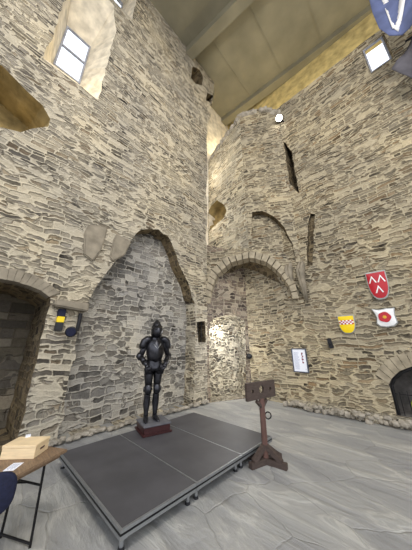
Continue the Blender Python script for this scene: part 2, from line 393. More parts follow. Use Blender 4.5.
# right wall
sl = RW.pts([(283.5, 141), (292, 152), (299, 193), (289.7, 184)])
wr = [RW.px(365, 50), RW.px(371, 72), RW.px(389, 62), RW.px(384, 37)]
wx0, wx1, wz0, wz1 = .97, 1.58, 11.75, 13.12
door = RW.pts([(396, 418), (389, 378)])
dx = (door[0][0]+door[1][0])/2
dcx = dx+.78
dl = [(dx, .22), (dx, .95), (dx+.1, 1.12), (dx+.3, 1.3), (dx+.55, 1.42), (dx+.8, 1.46), (dx+1.05, 1.42), (dx+1.3, 1.3), (dx+1.5, 1.12), (dx+1.6, .95), (dx+1.6, .22)]
RT_Z = 13.6
outerR = resample([(K0[0], 0.0), (K0[0], RT_Z), (7.5, RT_Z-.35), (7.5, 0)], .4, .05, keep=(0, 2, 3))
scar = RW.pts([(306.5, 266), (307.5, 232), (310, 214), (314.5, 215), (314, 240), (313, 266)])
holesR = [
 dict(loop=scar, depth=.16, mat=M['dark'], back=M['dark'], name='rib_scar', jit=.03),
 dict(loop=sl, depth=.7, mat=M['dark'], back=M['dark'], name='slit', scale=.8, jit=.02),
 dict(loop=[(wx0-.06, wz0-.05), (wx0-.06, wz1+.05), (wx1+.06, wz1+.05), (wx1+.06, wz0-.05)], inner=[(wx0, wz0), (wx0, wz1), (wx1, wz1), (wx1, wz0)], depth=.07, mat=M['right'], name='window', jit=.01),
 dict(loop=dl, depth=.8, mat=M['hearth'], back=M['hearth'], name='fireplace', jit=.008, step=.3),
]
wrt = wall('wall_right', RW, outerR, holesR, M['right'])
# wall head: top of the right wall and the upper wall set back behind it
bm = bmesh.new()
for xa, xb in ((-7, .7), (2.1, 7.5)):
    za, zb_ = RT_Z-.02-.35*(xa+7)/14.5, RT_Z-.02-.35*(xb+7)/14.5
    bm.faces.new([bm.verts.new(c) for c in ((xa, 8, za), (xb, 8, zb_), (xb, 9.75, zb_), (xa, 9.75, za))])
struct(obj('wall_head', bm, M['rough'], wrt))
bm = bmesh.new()
RB = Plan((-7, 9.7), (7.5, 10.1)); fill(bm, RB, [[(0, 15.5), (0, CZ+.2), (14.5, CZ+.2), (14.5, 15.5)]])
struct(obj('upper_wall', bm, M['ochre'], wrt))
# windows
def window(n, P, u0, u1, z0, z1, off, bars, fw=.05):
    fr = bmesh.new()
    def bar(a, b, c, d):
        vs = box(fr, (0, 0, 0), (1, 1, 1))
        for v in vs: q = v.co.copy(); v.co = P.w(a+(b-a)*q.x, c+(d-c)*q.z, off-.03+.06*q.y)
    bar(u0, u0+fw, z0, z1); bar(u1-fw, u1, z0, z1); bar(u0+fw, u1-fw, z0, z0+fw); bar(u0+fw, u1-fw, z1-fw, z1)
    for k in bars: bar(u0+fw, u1-fw, k-fw*.6, k+fw*.6)
    o = struct(obj('window_%d' % n, fr, M['frame']))
    g = bmesh.new(); fill(g, P, [[(u0+fw/2, z0+fw/2), (u0+fw/2, z1-fw/2), (u1-fw/2, z1-fw/2), (u1-fw/2, z0+fw/2)]], off)
    struct(obj('pane', g, M['glass'], o)); return o
window(1, LW, u0, u1, z0, z1, WD, [z0+(z1-z0)*.52], .06)
window(2, LW, .6, 1.2, 15.3, 17.7, .9, [16.5])
window(3, RW, wx0, wx1, wz0, wz1, .07, [])
# corner turret on its squinch arch
intr = DG.pts([(210, 304), (212, 290.5), (217, 275), (231, 263), (251, 257.5), (268, 263), (280, 273.5), (288.6, 285.4), (293, 299)])
extr = DG.pts([(203.5, 303), (204, 289), (207, 271), (223, 256), (253, 248.5), (275, 255), (289, 268), (297, 281), (301, 299)])
ZL = DG.px(230, 250)[1]
TZ = 13.7
# face above the arch
extr = [(a[0]+(b[0]-a[0])*.72, a[1]+(b[1]-a[1])*.72) for a, b in zip(intr, extr)]
ext2 = [(min(max(u, .02), DG.L-.02), z) for u, z in extr]
bl = DG.pts([(252, 240), (252, 212), (262, 211), (274, 216), (284, 227), (292, 243), (296, 262), (290, 258), (277, 248), (262, 241)])
outD = [(0, 4.0), (0, ZL), (uM-.02, ZL), (uM, ZL), (uM, TZ), (uM+.9, TZ+.2), (DG.L-.2, TZ-.1), (DG.L, TZ-.9), (DG.L, 3.5)]+[p for p in reversed(ext2[1:-1])]
bm_out = resample(outD[:9], .3, .02, keep=(0, 2, 3, 7, 8))[:-0 or None]
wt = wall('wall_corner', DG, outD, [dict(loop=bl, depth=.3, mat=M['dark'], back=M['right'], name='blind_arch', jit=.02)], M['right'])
# ledge and the turret's left face
bm = bmesh.new(); q = [DG.w(0, ZL), DG.w(uM, ZL), Vector((P0[0], P0[1], ZL)), Vector((-6.95, 6.1, ZL))]
bm.faces.new([bm.verts.new(c) for c in q]); struct(obj('ledge', bm, M['rough'], wt))
tl = TF.pts([(211, 206), (217, 200), (223, 204), (227, 211), (224, 218), (213, 227), (208, 232), (207, 215)])
outT = [(0, ZL-.2), (0, 12.6), (.5, 13.1), (1.0, 13.2), (1.6, 13.6), (2.2, 13.5), (TF.L, TZ), (TF.L, ZL-.2)]
bmT = bmesh.new()
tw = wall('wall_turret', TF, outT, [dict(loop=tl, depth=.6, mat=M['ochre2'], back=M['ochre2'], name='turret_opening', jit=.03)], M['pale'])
tops = [Vector((M0.x, M0.y, TZ)), DG.w(DG.L, TZ-.9), Vector((B0[0], 8.4, TZ-.9)), Vector((P0[0], 8.4, 12.6)), Vector((P0[0], P0[1], 12.6))]
bm = bmesh.new(); bm.faces.new([bm.verts.new(c) for c in tops]); bmesh.ops.triangulate(bm, faces=bm.faces); struct(obj('turret_top', bm, M['rough'], wt))
# broken stones on the turret top and the wall heads
bm = bmesh.new()
def stone(bm, c, s, rot=None, bev=.25):
    vs = bmesh.ops.create_icosphere(bm, subdivisions=2, radius=1)['verts']; r = rot or random.uniform(0, 3.1); o = Vector((random.random()*50,)*3)
    for v in vs:
        d = v.co.copy(); k = max(abs(d.x), abs(d.y), abs(d.z)); d = d.lerp(d/k, .62)*(1+.25*noise.noise(d*1.5+o))
        d = Vector((d.x*s[0], d.y*s[1], d.z*s[2])); v.co = Matrix.Rotation(r, 3, 'Z') @ d + Vector(c)
for i in range(26):
    t = random.random(); p = DG.w(uM+(DG.L-uM)*t, TZ+.02-.6*max(0, t-.7)/.3, .12); stone(bm, p, (.22, .15, .12+.1*random.random()))
for i in range(22):
    t = random.random(); p = TF.w(TF.L*t, 12.65+1.05*t, .12); stone(bm, p, (.22, .15, .12+.12*random.random()))
struct(obj('broken_coping', bm, M['rubble'], wt))
# arch ring of cut voussoirs (each block slightly different)
def ring(name, P, inn, out, off0, off1, mat, n, parent, gap=.006):
    bm = bmesh.new()
    def at(l, t):
        L = [0]
        for a, b in zip(l, l[1:]): L.append(L[-1]+math.dist(a, b))
        s = t*L[-1]
        for i in range(len(l)-1):
            if s <= L[i+1] or i == len(l)-2:
                k = (s-L[i])/(L[i+1]-L[i]); return Vector(l[i]).lerp(Vector(l[i+1]), k)
    for i in range(n):
        t0, t1 = i/n+gap/2, (i+1)/n-gap/2; j = random.uniform(-.02, .02)
        q = [at(inn, t0), at(out, t0), at(out, t1), at(inn, t1)]
        f = [bm.verts.new(P.w(c.x, c.y, off0+j)) for c in q]; g = [bm.verts.new(P.w(c.x, c.y, off1)) for c in q]
        bm.faces.new(f); bm.faces.new(g[::-1])
        for a in range(4): bm.faces.new((f[a], f[(a+1) % 4], g[(a+1) % 4], g[a]))
    return struct(obj(name, bm, mat, parent))
ring('trim_1', DG, intr, extr, -.05, .45, M['arch'], 21, None)
# inside of the recess under the squinch
bm = bmesh.new()
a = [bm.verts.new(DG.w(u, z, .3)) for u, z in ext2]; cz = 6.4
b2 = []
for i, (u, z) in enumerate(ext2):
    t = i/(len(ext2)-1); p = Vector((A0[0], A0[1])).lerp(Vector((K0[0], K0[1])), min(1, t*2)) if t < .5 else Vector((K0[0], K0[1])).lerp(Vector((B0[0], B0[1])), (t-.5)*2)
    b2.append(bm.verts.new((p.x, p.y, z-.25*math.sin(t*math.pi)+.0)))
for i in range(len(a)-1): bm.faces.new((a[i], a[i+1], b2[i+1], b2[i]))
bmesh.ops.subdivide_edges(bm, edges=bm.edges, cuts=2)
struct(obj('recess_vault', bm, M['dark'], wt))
nh = CH.pts([(210, 404), (211, 390), (208, 375), (209, 340), (210, 322), (214, 318), (228, 315), (240, 317), (245, 322), (246, 350), (246, 402)])
nh = [(min(max(u, .08), CH.L-.1), max(z, .02)) for u, z in nh]
wch = wall('wall_recess', CH, [(0, 0), (0, 6.2), (CH.L, 6.2), (CH.L, 0)], [dict(loop=nh, depth=.5, mat=M['rough'], back=M['rough'], name='bright_niche', jit=.02, scale=.97, shift=(.02, 0))], M['purple'])
# ceiling: main soffit, a deeper slab band and its edge
bm = bmesh.new(); box(bm, (-7, -7, CZ), (8, 4.5, CZ+.4)); v = box(bm, (-7, 4.5, CZ-.0), (8, 10.2, CZ+.4)); ceil = struct(obj('ceiling', bm, M['concrete']))
bm = bmesh.new()
for y0, y1, zz in ((4.45, 4.95, .5),):
    vs = box(bm, (-7, y0, CZ-zz), (8, y1, CZ))
    for v in vs: v.co.y += .14*(v.co.x+5.9)
struct(obj('trim_2', bm, M['concrete']))
bm = bmesh.new()
vs = box(bm, (-7, 9.0, CZ-.35), (8, 9.5, CZ))
for v in vs: v.co.y += .1*(v.co.x+5.9)
struct(obj('trim_3', bm, M['concrete']))
bm = bmesh.new()
for x in (-4.6, -2.4, -.2, 2.0, 4.2): box(bm, (x-.02, 5.0, CZ-.03), (x+.02, 9.6, CZ))
struct(obj('trim_4', bm, M['concrete']))
# arch rings in the left wall
nin = LW.pts([(0, 279), (16, 282), (30, 286.5), (41, 291), (49, 297)]); nout = LW.pts([(0, 268), (18, 270), (35, 276), (49, 284), (60, 293)])
ring('trim_5', LW, nin, nout, -.05, .3, M['archd'], 9, None)
# springer fragments, corbels and ledge
def block(name, P, front, back, o0, o1, mat, bev=.03):
    bm = bmesh.new(); f = [bm.verts.new(P.w(u, z, o0)) for u, z in front]; g = [bm.verts.new(P.w(u, z, o1)) for u, z in back]; n = len(f)
    bm.faces.new(f); bm.faces.new(g[::-1])
    for i in range(n): bm.faces.new((f[i], f[(i+1) % n], g[(i+1) % n], g[i]))
    bmesh.ops.recalc_face_normals(bm, faces=bm.faces)
    bmesh.ops.bevel(bm, geom=list(bm.edges), offset=bev, segments=2, affect='EDGES')
    return struct(obj(name, bm, mat))
l = LW.pts([(84, 233), (88, 225), (107, 228), (101, 250), (92, 262), (83, 255)]); block('trim_6', LW, l, l, -.07, .1, M['archd'])
l = LW.pts([(113, 240), (116, 234), (131, 242), (124, 256), (112, 262), (109, 258)]); block('trim_7', LW, l, l, -.05, .1, M['archd'])
l = LW.pts([(53, 302), (86, 309), (84, 317), (52, 310)]); l = [(l[0][0], 2.93), (l[1][0], 2.93), (l[1][0], 2.72), (l[0][0], 2.78)]; block('trim_8', LW, l, l, -.22, .1, M['archd'])
def corbel(name, pxs, depth):
    pts_ = RW.pts(pxs); us = [p[0] for p in pts_]; zs = [p[1] for p in pts_]
    c0 = (min(us)+max(us))/2; w = (max(us)-min(us))/2; z0, z1 = min(zs), max(zs)
    bm = bmesh.new()
    for dxx in (-w*.45, w*.35):
        tube(bm, [(c0+dxx+.1*w, 8.05, z1+.3), (c0+dxx, 8-depth*.75, z1-.1), (c0+dxx*.6, 8-depth*.4, (z0+z1)/2), (c0+dxx*.4, 7.98, z0)], [(w*.5, depth*.5), (w*.62, depth*.6), (w*.5, depth*.4), (w*.25, .06)], 8)
    return struct(obj(name, bm, M['archd'], None, True))
corbel('trim_9', [(287, 270), (299, 299)], .3)
corbel('trim_10', [(299, 272), (311, 301)], .35)
# stone surround of the fireplace: radial voussoirs
out_ = [(dcx+(u-dcx)*1.32, .22+(z-.22)*1.28) for u, z in dl[1:-1]]
ring('trim_11', RW, dl[1:-1], out_, -.03, .2, M['arch'], 13, None)
# low rubble ledge at the foot of the right wall, two courses of loose stones
bm = bmesh.new()
vs = box(bm, (-3.6, 7.72, -.05), (6.5, 8.05, .2)); struct(obj('baseboard_right', bm, M['rough']))
bm = bmesh.new()
for i in range(150):
    x = -3.7+9.2*(i+random.random())/150; stone(bm, (x, 7.66+random.uniform(-.1, .12), .05+random.random()*.14), (.05+.05*random.random(), .05+.04*random.random(), .04+.03*random.random()))
o = obj('rubble', bm, M['rubble']); tag(o, 'pale loose rubble stones heaped along the foot of right wall', 'rubble'); o['kind'] = 'stuff'
bm = bmesh.new()
for i in range(60):
    t = (i+random.random())/60; stone(bm, (-5.83+random.uniform(0, .1), 1.0+5.1*t, .04+random.random()*.06), (.09, .06, .04))
struct(obj('baseboard_left', bm, M['rubble']))

# ---------------------------------------------------------------- stage
SX0, SX1, SY0, SZ = -4.8, -2.51, 1.41, .22
DW = SX1-SX0; DLn = 1.03
def make_deck():
    t = thing('stage_deck', '', 'stage deck', (0, 0, 0))
    bm = bmesh.new(); box(bm, (.02, .02, SZ-.03), (DW-.02, DLn-.002, SZ+.001), bev=.002); obj('deck_panel', bm, M['deck'], t, local=1)
    bm = bmesh.new()
    for lo, hi in (((0, 0), (DW, .02)), ((0, DLn-.02), (DW, DLn)), ((0, .02), (.02, DLn-.02)), ((DW-.02, .02), (DW, DLn-.02))):
        box(bm, (*lo, SZ-.085), (*hi, SZ-(.004 if lo[1] > .9 else 0)))
    fr_ = obj('edge_frame', bm, M['alu'], t, local=1)
    bm = bmesh.new(); box(bm, (.0, -.003, SZ-.05), (DW, .001, SZ-.032)); obj('groove', bm, M['iron'], fr_, local=1)
    bm = bmesh.new(); box(bm, (DW-.001, .0, SZ-.05), (DW+.003, DLn, SZ-.032)); obj('groove', bm, M['iron'], fr_, local=1)
    for x in (.07, DW-.09):
        for y in (.07, DLn-.07):
            bm = bmesh.new(); tube(bm, [(x, y, .025), (x, y, SZ-.05)], .025, 10); box(bm, (x-.035, y-.035, SZ-.13), (x+.035, y+.035, SZ-.07))
            lg = obj('leg', bm, M['alu'], t, local=1)
            bm = bmesh.new(); tube(bm, [(x, y, 0), (x, y, .03)], [.035, .03], 10); obj('rubber_foot', bm, M['black'], lg, local=1)
    return t
def dup(root, loc, rz, label):
    r = root.copy(); C.objects.link(r); r.location = loc; r.rotation_euler = (0, 0, rz); r['label'] = label
    for ch in list(root.children):
        c = ch.copy(); C.objects.link(c); c.parent = r
        for g in ch.children:
            d = g.copy(); C.objects.link(d); d.parent = c
    return r
d0 = make_deck(); d0.location = (SX0, SY0, 0); d0['group'] = 'grey stage decks'
d0['label'] = 'grey stage deck nearest the wooden table, its left end free'
dup(d0, (SX0, SY0+DLn+.008, 0), 0, 'middle grey stage deck carrying the suit of armour on its plinth')
dup(d0, (SX0, SY0+2*DLn+.016, 0), 0, 'grey stage deck farthest from the table, beside the pillory')
# ---------------------------------------------------------------- suit of armour
KX, KY = -4.5, 3.05
kr = math.atan2(-KY, -KX)+math.pi/2+.25   # local -Y faces the room
pl = thing('plinth', 'square dark red wooden plinth under the suit of armour', 'plinth', (KX, KY, SZ+.003), kr-.25+.35)
bm = bmesh.new(); box(bm, (-.31, -.31, 0), (.31, .31, .035), bev=.008); box(bm, (-.275, -.275, .035), (.275, .275, .15), bev=.006); obj('base', bm, M['plinth'], pl, local=1)
bm = bmesh.new(); box(bm, (-.295, -.295, .15), (.295, .295, .18), bev=.008); obj('top_board', bm, M['plinth2'], pl, local=1)
kz = SZ+.003+.18
KS = 1.15
kn = thing('suit_of_armour', 'blackened steel suit of armour with pointed helmet standing on red plinth', 'armour', (KX-.07, KY-.04, kz), kr); kn.scale = (KS, KS, KS)
def part(name, fn, mat='steel', parent=None, smooth=True):
    bm = bmesh.new(); fn(bm); return obj(name, bm, M[mat], parent or kn, smooth, local=1)
def T(pts, rad, seg=14, **k): return lambda bm: tube(bm, pts, rad, seg, **k)
X1 = Vector((1, 0, 0))
for s in (-1, 1):
    sx = .085*s
    part('sabaton', lambda bm: tube(bm, [(sx*1.0, .07, .035), (sx*1.05, .0, .045), (sx*1.2, -.09, .035), (sx*1.35, -.17, .018), (sx*1.4, -.2, .01)], [(.035, .035), (.045, .045), (.048, .034), (.03, .018), (.008, .008)], 12, ref=X1))
    part('greave', T([(sx, .02, .04), (sx, .02, .12), (sx, .03, .28), (sx, .02, .42), (sx, .0, .48)], [(.045, .05), (.042, .046), (.066, .072), (.062, .066), (.055, .06)], ref=X1))
    pg = part('poleyn', T([(sx, -.0, .45), (sx, -.015, .49), (sx, -.03, .53), (sx, -.01, .57), (sx, 0, .61)], [(.058, .062), (.072, .075), (.078, .085), (.073, .076), (.065, .068)], ref=X1))
    part('knee_wing', lambda bm: tube(bm, [(sx+s*.06, .0, .53), (sx+s*.085, .0, .53)], [(.05, .055), (.04, .045)], 10, ref=Vector((0, 1, 0))), parent=pg)
    part('cuisse', T([(sx, 0, .58), (sx*1.02, 0, .68), (sx*1.08, 0, .8), (sx*1.05, 0, .9)], [(.066, .07), (.078, .085), (.092, .1), (.09, .1)], ref=X1))
    part('tasset', lambda bm: tube(bm, [(sx*1.2, -.05, .98), (sx*1.3, -.075, .9), (sx*1.3, -.08, .8)], [(.085, .05), (.09, .05), (.07, .035)], 12, ref=X1))
part('fauld', T([(0, 0, .86), (0, 0, .92), (0, 0, .99), (0, 0, 1.05), (0, 0, 1.08)], [(.19, .15), (.185, .145), (.168, .13), (.15, .115), (.145, .11)], 20, ref=X1))
def breast(bm):
    vs = tube(bm, [(0, 0, 1.04), (0, -.01, 1.1), (0, -.02, 1.2), (0, -.015, 1.32), (0, 0, 1.41), (0, 0, 1.46), (0, 0, 1.49)], [(.145, .11), (.155, .125), (.18, .15), (.19, .145), (.165, .115), (.1, .08), (.07, .065)], 24, ref=X1)
    for v in vs:
        if v.co.y < 0: v.co.y -= .03*max(0, 1-abs(v.co.x)/.06)     # central ridge
bp_ = part('breastplate', breast)
part('belt', T([(0, -.005, 1.045), (0, -.005, 1.075)], [(.15, .118), (.152, .12)], 20, ref=X1), 'iron')
part('strap', lambda bm: (tube(bm, [(-.07, -.15, 1.36), (0, -.185, 1.27), (.075, -.15, 1.37)], .01, 6)), 'alu', bp_)
part('gorget', T([(0, 0, 1.44), (0, -.005, 1.48), (0, -.005, 1.53)], [(.13, .11), (.1, .09), (.075, .08)], 18, ref=X1))
def helm(bm):
    vs = tube(bm, [(0, -.01, 1.5), (0, -.012, 1.55), (0, -.015, 1.62), (0, -.005, 1.69), (0, .012, 1.75), (0, .03, 1.8), (0, .04, 1.835)], [(.085, .09), (.1, .115), (.105, .125), (.093, .112), (.066, .08), (.033, .04), (.005, .005)], 20, ref=X1)
hl = part('helmet', helm)
def visor(bm):
    vs = tube(bm, [(0, -.045, 1.52), (0, -.06, 1.57), (0, -.07, 1.62), (0, -.045, 1.665)], [(.08, .075), (.1, .095), (.104, .095), (.097, .09)], 20, ref=X1)
    for v in vs:
        if v.co.y < -.08: v.co.y -= .06*max(0, 1-abs(v.co.x)/.06)*(1-abs(v.co.z-1.58)/.12)
part('visor', visor, parent=hl)
hl.location = (0, 0, -.19); hl.scale = (1.13, 1.13, 1.13)
part('eye_slit', lambda bm: box(bm, (-.07, -.176, 1.628), (.07, -.12, 1.638)), 'black', hl, False)
for s in (-1, 1):
    sh = Vector((.2*s, 0, 1.4)); el = Vector((.285*s, -.0 if s < 0 else .03, 1.13)); wr_ = Vector((.19*s, -.17, .98)); 
    part('pauldron', T([(.10*s, 0, 1.47), (.17*s, -.005, 1.46), (.235*s, 0, 1.41), (.262*s, 0, 1.33), (.262*s, 0, 1.27)], [(.05, .07), (.072, .1), (.078, .1), (.072, .088), (.062, .07)], 16, ref=Vector((0, 0, 1))))
    part('rerebrace', lambda bm: tube(bm, [sh, sh.lerp(el, .5), el], [.062, .06, .052], 12))
    part('couter', lambda bm: tube(bm, [el+Vector((0, .03, .06)), el+Vector((.015*s, .02, .0)), el+Vector((0, -.02, -.05))], [.05, .075, .05], 12))
    part('vambrace', lambda bm: tube(bm, [el, el.lerp(wr_, .5), wr_], [.052, .052, .038], 12))
    def gaunt(bm):
        d = (wr_-el).normalized(); 
        tube(bm, [wr_-d*.09, wr_-d*.01, wr_+d*.02], [.06, .04, .04], 12)
        palm = wr_+Vector((-.03*s, -.03, -.045)); tube(bm, [wr_, wr_.lerp(palm, .6), palm], [(.032, .024), (.044, .026), (.042, .02)], 10)
        for k in range(4):
            o_ = Vector((-.015*s+(k-1.5)*.021, -.002, 0)); L_ = (.062, .072, .068, .05)[k]
            tube(bm, [palm+o_, palm+o_+Vector((-.01*s, -.012, -L_*.55)), palm+o_+Vector((-.02*s, .01, -L_))], [.0105, .010, .007], 7)
        tube(bm, [palm+Vector((-.03*s, -.005, .03)), palm+Vector((-.055*s, -.02, .0)), palm+Vector((-.06*s, -.015, -.025))], [.012, .011, .008], 7)
    part('gauntlet', gaunt)
# ---------------------------------------------------------------- pillory
a_ = onZ(249, 471, 0); b_c = onZ(290, 472, 0); c_ = onZ(278, 454, 0)
ctr = onZ(266, 462, 0); 
ctr = Vector((-2.35, 3.96, 0))
py = thing('pillory', 'dark wooden pillory with three holes on a red brown post beside the stage', 'pillory', (ctr.x, ctr.y, 0))
def lv(p): return Vector((p.x-ctr.x, p.y-ctr.y, 0))
dirA = Vector((-.12, -.42, 0)); dirB = Vector((.4, .06, 0))
def beam(bm, p, q, w, h):
    p = Vector(p); q = Vector(q); d = q-p; L_ = d.length; rot = d.to_track_quat('X', 'Z').to_matrix().to_4x4()
    box(bm, (0, -w/2, -h/2), (L_, w/2, h/2), Matrix.Translation(p) @ rot, bev=.006)
LA, LB = .36, .36
for i, dd in enumerate((dirA.normalized(), dirB.normalized())):
    bm = bmesh.new(); hh = .045
    beam(bm, -dd*LA+Vector((0, 0, hh+(.0 if i == 0 else .002))), dd*LA+Vector((0, 0, hh)), .09, .09); obj('foot_beam', bm, M['board'], py, local=1)
    for s in ((-1, 1) if i == 0 else (1,)):
        bm = bmesh.new(); beam(bm, dd*(LA-.08)*s+Vector((0, 0, .08)), dd*.02*s+Vector((0, 0, .26)), .08, .08); obj('brace', bm, M['board'], py, local=1)
bm = bmesh.new(); box(bm, (-.045, -.045, .09), (.045, .045, 1.0), Matrix.Rotation(.7, 4, 'Z'), bev=.006); obj('post', bm, M['post'], py, local=1)
# head board: direction read from the photograph's slope, upright board with three holes
bq = [onZ(244, 384, 1.2), onZ(278, 378, 1.2)]
bdir = math.radians(80)
BL, BH, BT, BZ = .8, .29, .05, 1.14
rotb = Matrix.Translation((0, 0, BZ)) @ Matrix.Rotation(bdir, 4, 'Z')
def holes_board(bm, w, h, t, holes, seg=16):
    outer = [(-w, -h), (w, -h), (w, h), (-w, h)]; loops = [outer]+[[(cx+r*math.cos(2*math.pi*k/seg), cz_+r*1.0*math.sin(2*math.pi*k/seg)) for k in range(seg)] for cx, cz_, r in holes]
    for yy in (-t, t):
        vs = [bm.verts.new((u, yy, z)) for l_ in loops for u, z in l_]
        for tr in tessellate_polygon([[Vector((u, z, 0)) for u, z in l_] for l_ in loops]): bm.faces.new([vs[i] for i in tr])
    for l_ in loops:
        n = len(l_)
        for i in range(n):
            (u0_, z0_), (u1_, z1_) = l_[i], l_[(i+1) % n]
            bm.faces.new([bm.verts.new(c) for c in ((u0_, -t, z0_), (u1_, -t, z1_), (u1_, t, z1_), (u0_, t, z0_))])
    bmesh.ops.remove_doubles(bm, verts=bm.verts, dist=.0005)
bm = bmesh.new(); holes_board(bm, BL/2, BH/2, BT/2, [(-.25, 0, .035), (.0, .01, .07), (.25, 0, .035)]); bm.transform(rotb); obj('head_board', bm, M['board'], py, local=1)
bm = bmesh.new(); beam(bm, (0, 0, .84), (.14*math.cos(bdir), .14*math.sin(bdir), .97), .06, .05); obj('brace', bm, M['board'], py, local=1)
bm = bmesh.new(); beam(bm, (0, 0, .84), (-.14*math.cos(bdir), -.14*math.sin(bdir), .97), .06, .05); obj('brace', bm, M['board'], py, local=1)
rg = Vector((RT[0], RT[1], 0))
bm = bmesh.new(); cr = rg*.1+Vector((0, 0, .72)); tube(bm, [cr+rg*(.055*math.cos(t*math.pi/8))+Vector((0, 0, .055*math.sin(t*math.pi/8))) for t in range(16)]+[cr+rg*.055], .011, 6, caps=False); obj('iron_ring', bm, M['iron'], py, local=1)
# ---------------------------------------------------------------- table with box and leaflets
TZT = .75
e0 = onZ(68, 449, TZT); e1 = onZ(18, 475, TZT)
d = (e1-e0); d.z = 0; d.normalize(); nrm = Vector((d.y, -d.x, 0))
if nrm.dot(Vector((-1, .5, 0))) < 0: nrm = -nrm     # towards the wall
th = math.atan2(d.y, d.x)
tb = thing('trestle_table', 'narrow folding wooden table with dark steel legs at left edge', 'table', (e0.x, e0.y, 0))
TL, TWd = 2.2, .52
def W(a, b, z): p = d*a+nrm*b; return Vector((p.x, p.y, z))
mt = Matrix(((d.x, nrm.x, 0, 0), (d.y, nrm.y, 0, 0), (0, 0, 1, 0), (0, 0, 0, 1)))
bm = bmesh.new(); box(bm, (0, 0, TZT-.03), (TL, TWd, TZT), mt, bev=.008); obj('tabletop', bm, M['tablew'], tb, local=1)
bm = bmesh.new(); box(bm, (.05, .05, TZT-.07), (TL-.05, .08, TZT-.03), mt); box(bm, (.05, TWd-.08, TZT-.07), (TL-.05, TWd-.05, TZT-.03), mt); obj('rail', bm, M['tablew'], tb, local=1)
for ux in (.22, TL-.22):
    for b in (.07, TWd-.07):
        bm = bmesh.new(); tube(bm, [W(ux, b, TZT-.04), W(ux+.0, b+(-.02 if b < .2 else .02), .0)], .0125, 8); obj('leg', bm, M['iron'], tb, local=1)
    bm = bmesh.new(); tube(bm, [W(ux, .05, .03), W(ux, TWd-.05, .03)], .011, 8); obj('foot_bar', bm, M['iron'], tb, local=1)
    bm = bmesh.new(); tube(bm, [W(ux, .07, .5), W(ux, TWd-.07, .5)], .011, 8); obj('cross_bar', bm, M['iron'], tb, local=1)
    s = 1 if ux < 1 else -1
    bm = bmesh.new(); tube(bm, [W(ux, TWd/2, .5), W(ux+s*.45, TWd/2, TZT-.05)], .011, 8); obj('stay', bm, M['iron'], tb, local=1)
# pine box
bz = TZT+.001
q0 = onZ(33.5, 459, bz); q1 = onZ(0, 460, bz); q2 = onZ(48, 446, bz)
bxd = (q1-q0).normalized(); bxn = (q2-q0); bxn = (bxn-bxd*bxn.dot(bxd)).normalized()
bw, bd, bh = .36, .24, .13
pbx = thing('pine_box', 'pale pine box with hinged lid standing on the wooden table', 'box', q0)
mb = Matrix(((bxd.x, bxn.x, 0, 0), (bxd.y, bxn.y, 0, 0), (0, 0, 1, 0), (0, 0, 0, 1)))
bm = bmesh.new(); box(bm, (0, 0, 0), (bw, bd, bh*.78), mb, bev=.003); obj('body', bm, M['pine'], pbx, local=1)
bm = bmesh.new(); box(bm, (-.004, -.004, bh*.78+.002), (bw+.004, bd+.004, bh), mb, bev=.003); obj('lid', bm, M['pine'], pbx, local=1)
bm = bmesh.new(); box(bm, (-.006, bd*.35, bh*.42), (.001, bd*.65, bh*.56), mb, bev=.002); obj('handle_slot', bm, M['post'], pbx, local=1)
pw = q0+Vector((0, 0, 0))
def leaf(name, c, ang, w, h, label, mat='paper', z=.003, mat_print=True):
    t = thing(name, label, 'leaflet', c, ang)
    bm = bmesh.new(); box(bm, (-w/2, -h/2, 0), (w/2, h/2, z)); obj('sheet', bm, M[mat], t, local=1)
    bm = bmesh.new()
    for k in range(5): box(bm, (-w*.4, -h*.36+k*h*.15, z), (w*(.4 if k % 2 else .25), -h*.36+k*h*.15+h*.05, z+.0006))
    if mat_print: obj('print', bm, M['ink'], t, local=1)
    else: bm.free()
    return t
c = onZ(13.5, 467, TZT); leaf('leaflet', (c.x, c.y, TZT+.001), th+.4, .15, .1, 'white and blue leaflet lying flat on the table beside pine box')
c = onZ(28, 436.5, bz+bh); leaf('leaflet', (c.x, c.y, bz+bh+.001), th+.9, .07, .05, 'small crumpled white paper on lid of the pine box', z=.012, mat_print=False)
# chair with round navy back, mostly outside the frame
cc = onZ(-17, 500, .84)
ch = thing('chair', 'navy blue upholstered chair cut off at the left edge', 'chair', (cc.x, cc.y, 0), math.atan2(RT[1], RT[0])+.8)
def rnd(bm, w, h, t, mtx):
    seg = 28; n = 3.0; rings = []
    for o_, k in ((-t, .9), (-t*.5, 1), (t*.5, 1), (t, .9)):
        rings.append([bm.verts.new(mtx @ Vector((w*k*math.copysign(abs(math.cos(a))**(2/n), math.cos(a)), o_, h*k*math.copysign(abs(math.sin(a))**(2/n), math.sin(a))))) for a in [2*math.pi*i/seg for i in range(seg)]])
    for a, b in zip(rings, rings[1:]):
        for i in range(seg): bm.faces.new((a[i], a[(i+1) % seg], b[(i+1) % seg], b[i]))
    bm.faces.new(rings[0]); bm.faces.new(rings[-1][::-1])
bm = bmesh.new(); rnd(bm, .19, .145, .03, Matrix.Translation((.0, .0, .84))); obj('backrest', bm, M['navy'], ch, True, local=1)
bm = bmesh.new(); rnd(bm, .19, .19, .03, Matrix.Translation((0, .25, .46)) @ Matrix.Rotation(math.pi/2, 4, 'X')); obj('seat', bm, M['navy'], ch, True, local=1)
for sx in (-.15, .15):
    bm = bmesh.new(); tube(bm, [(sx, -.05, 0), (sx, .02, .44), (sx*.8, .04, .55), (sx*.8, .03, .86)], .012, 8); obj('leg', bm, M['iron'], ch, local=1)
    bm = bmesh.new(); tube(bm, [(sx, .46, 0), (sx, .42, .44)], .012, 8); obj('leg', bm, M['iron'], ch, local=1)
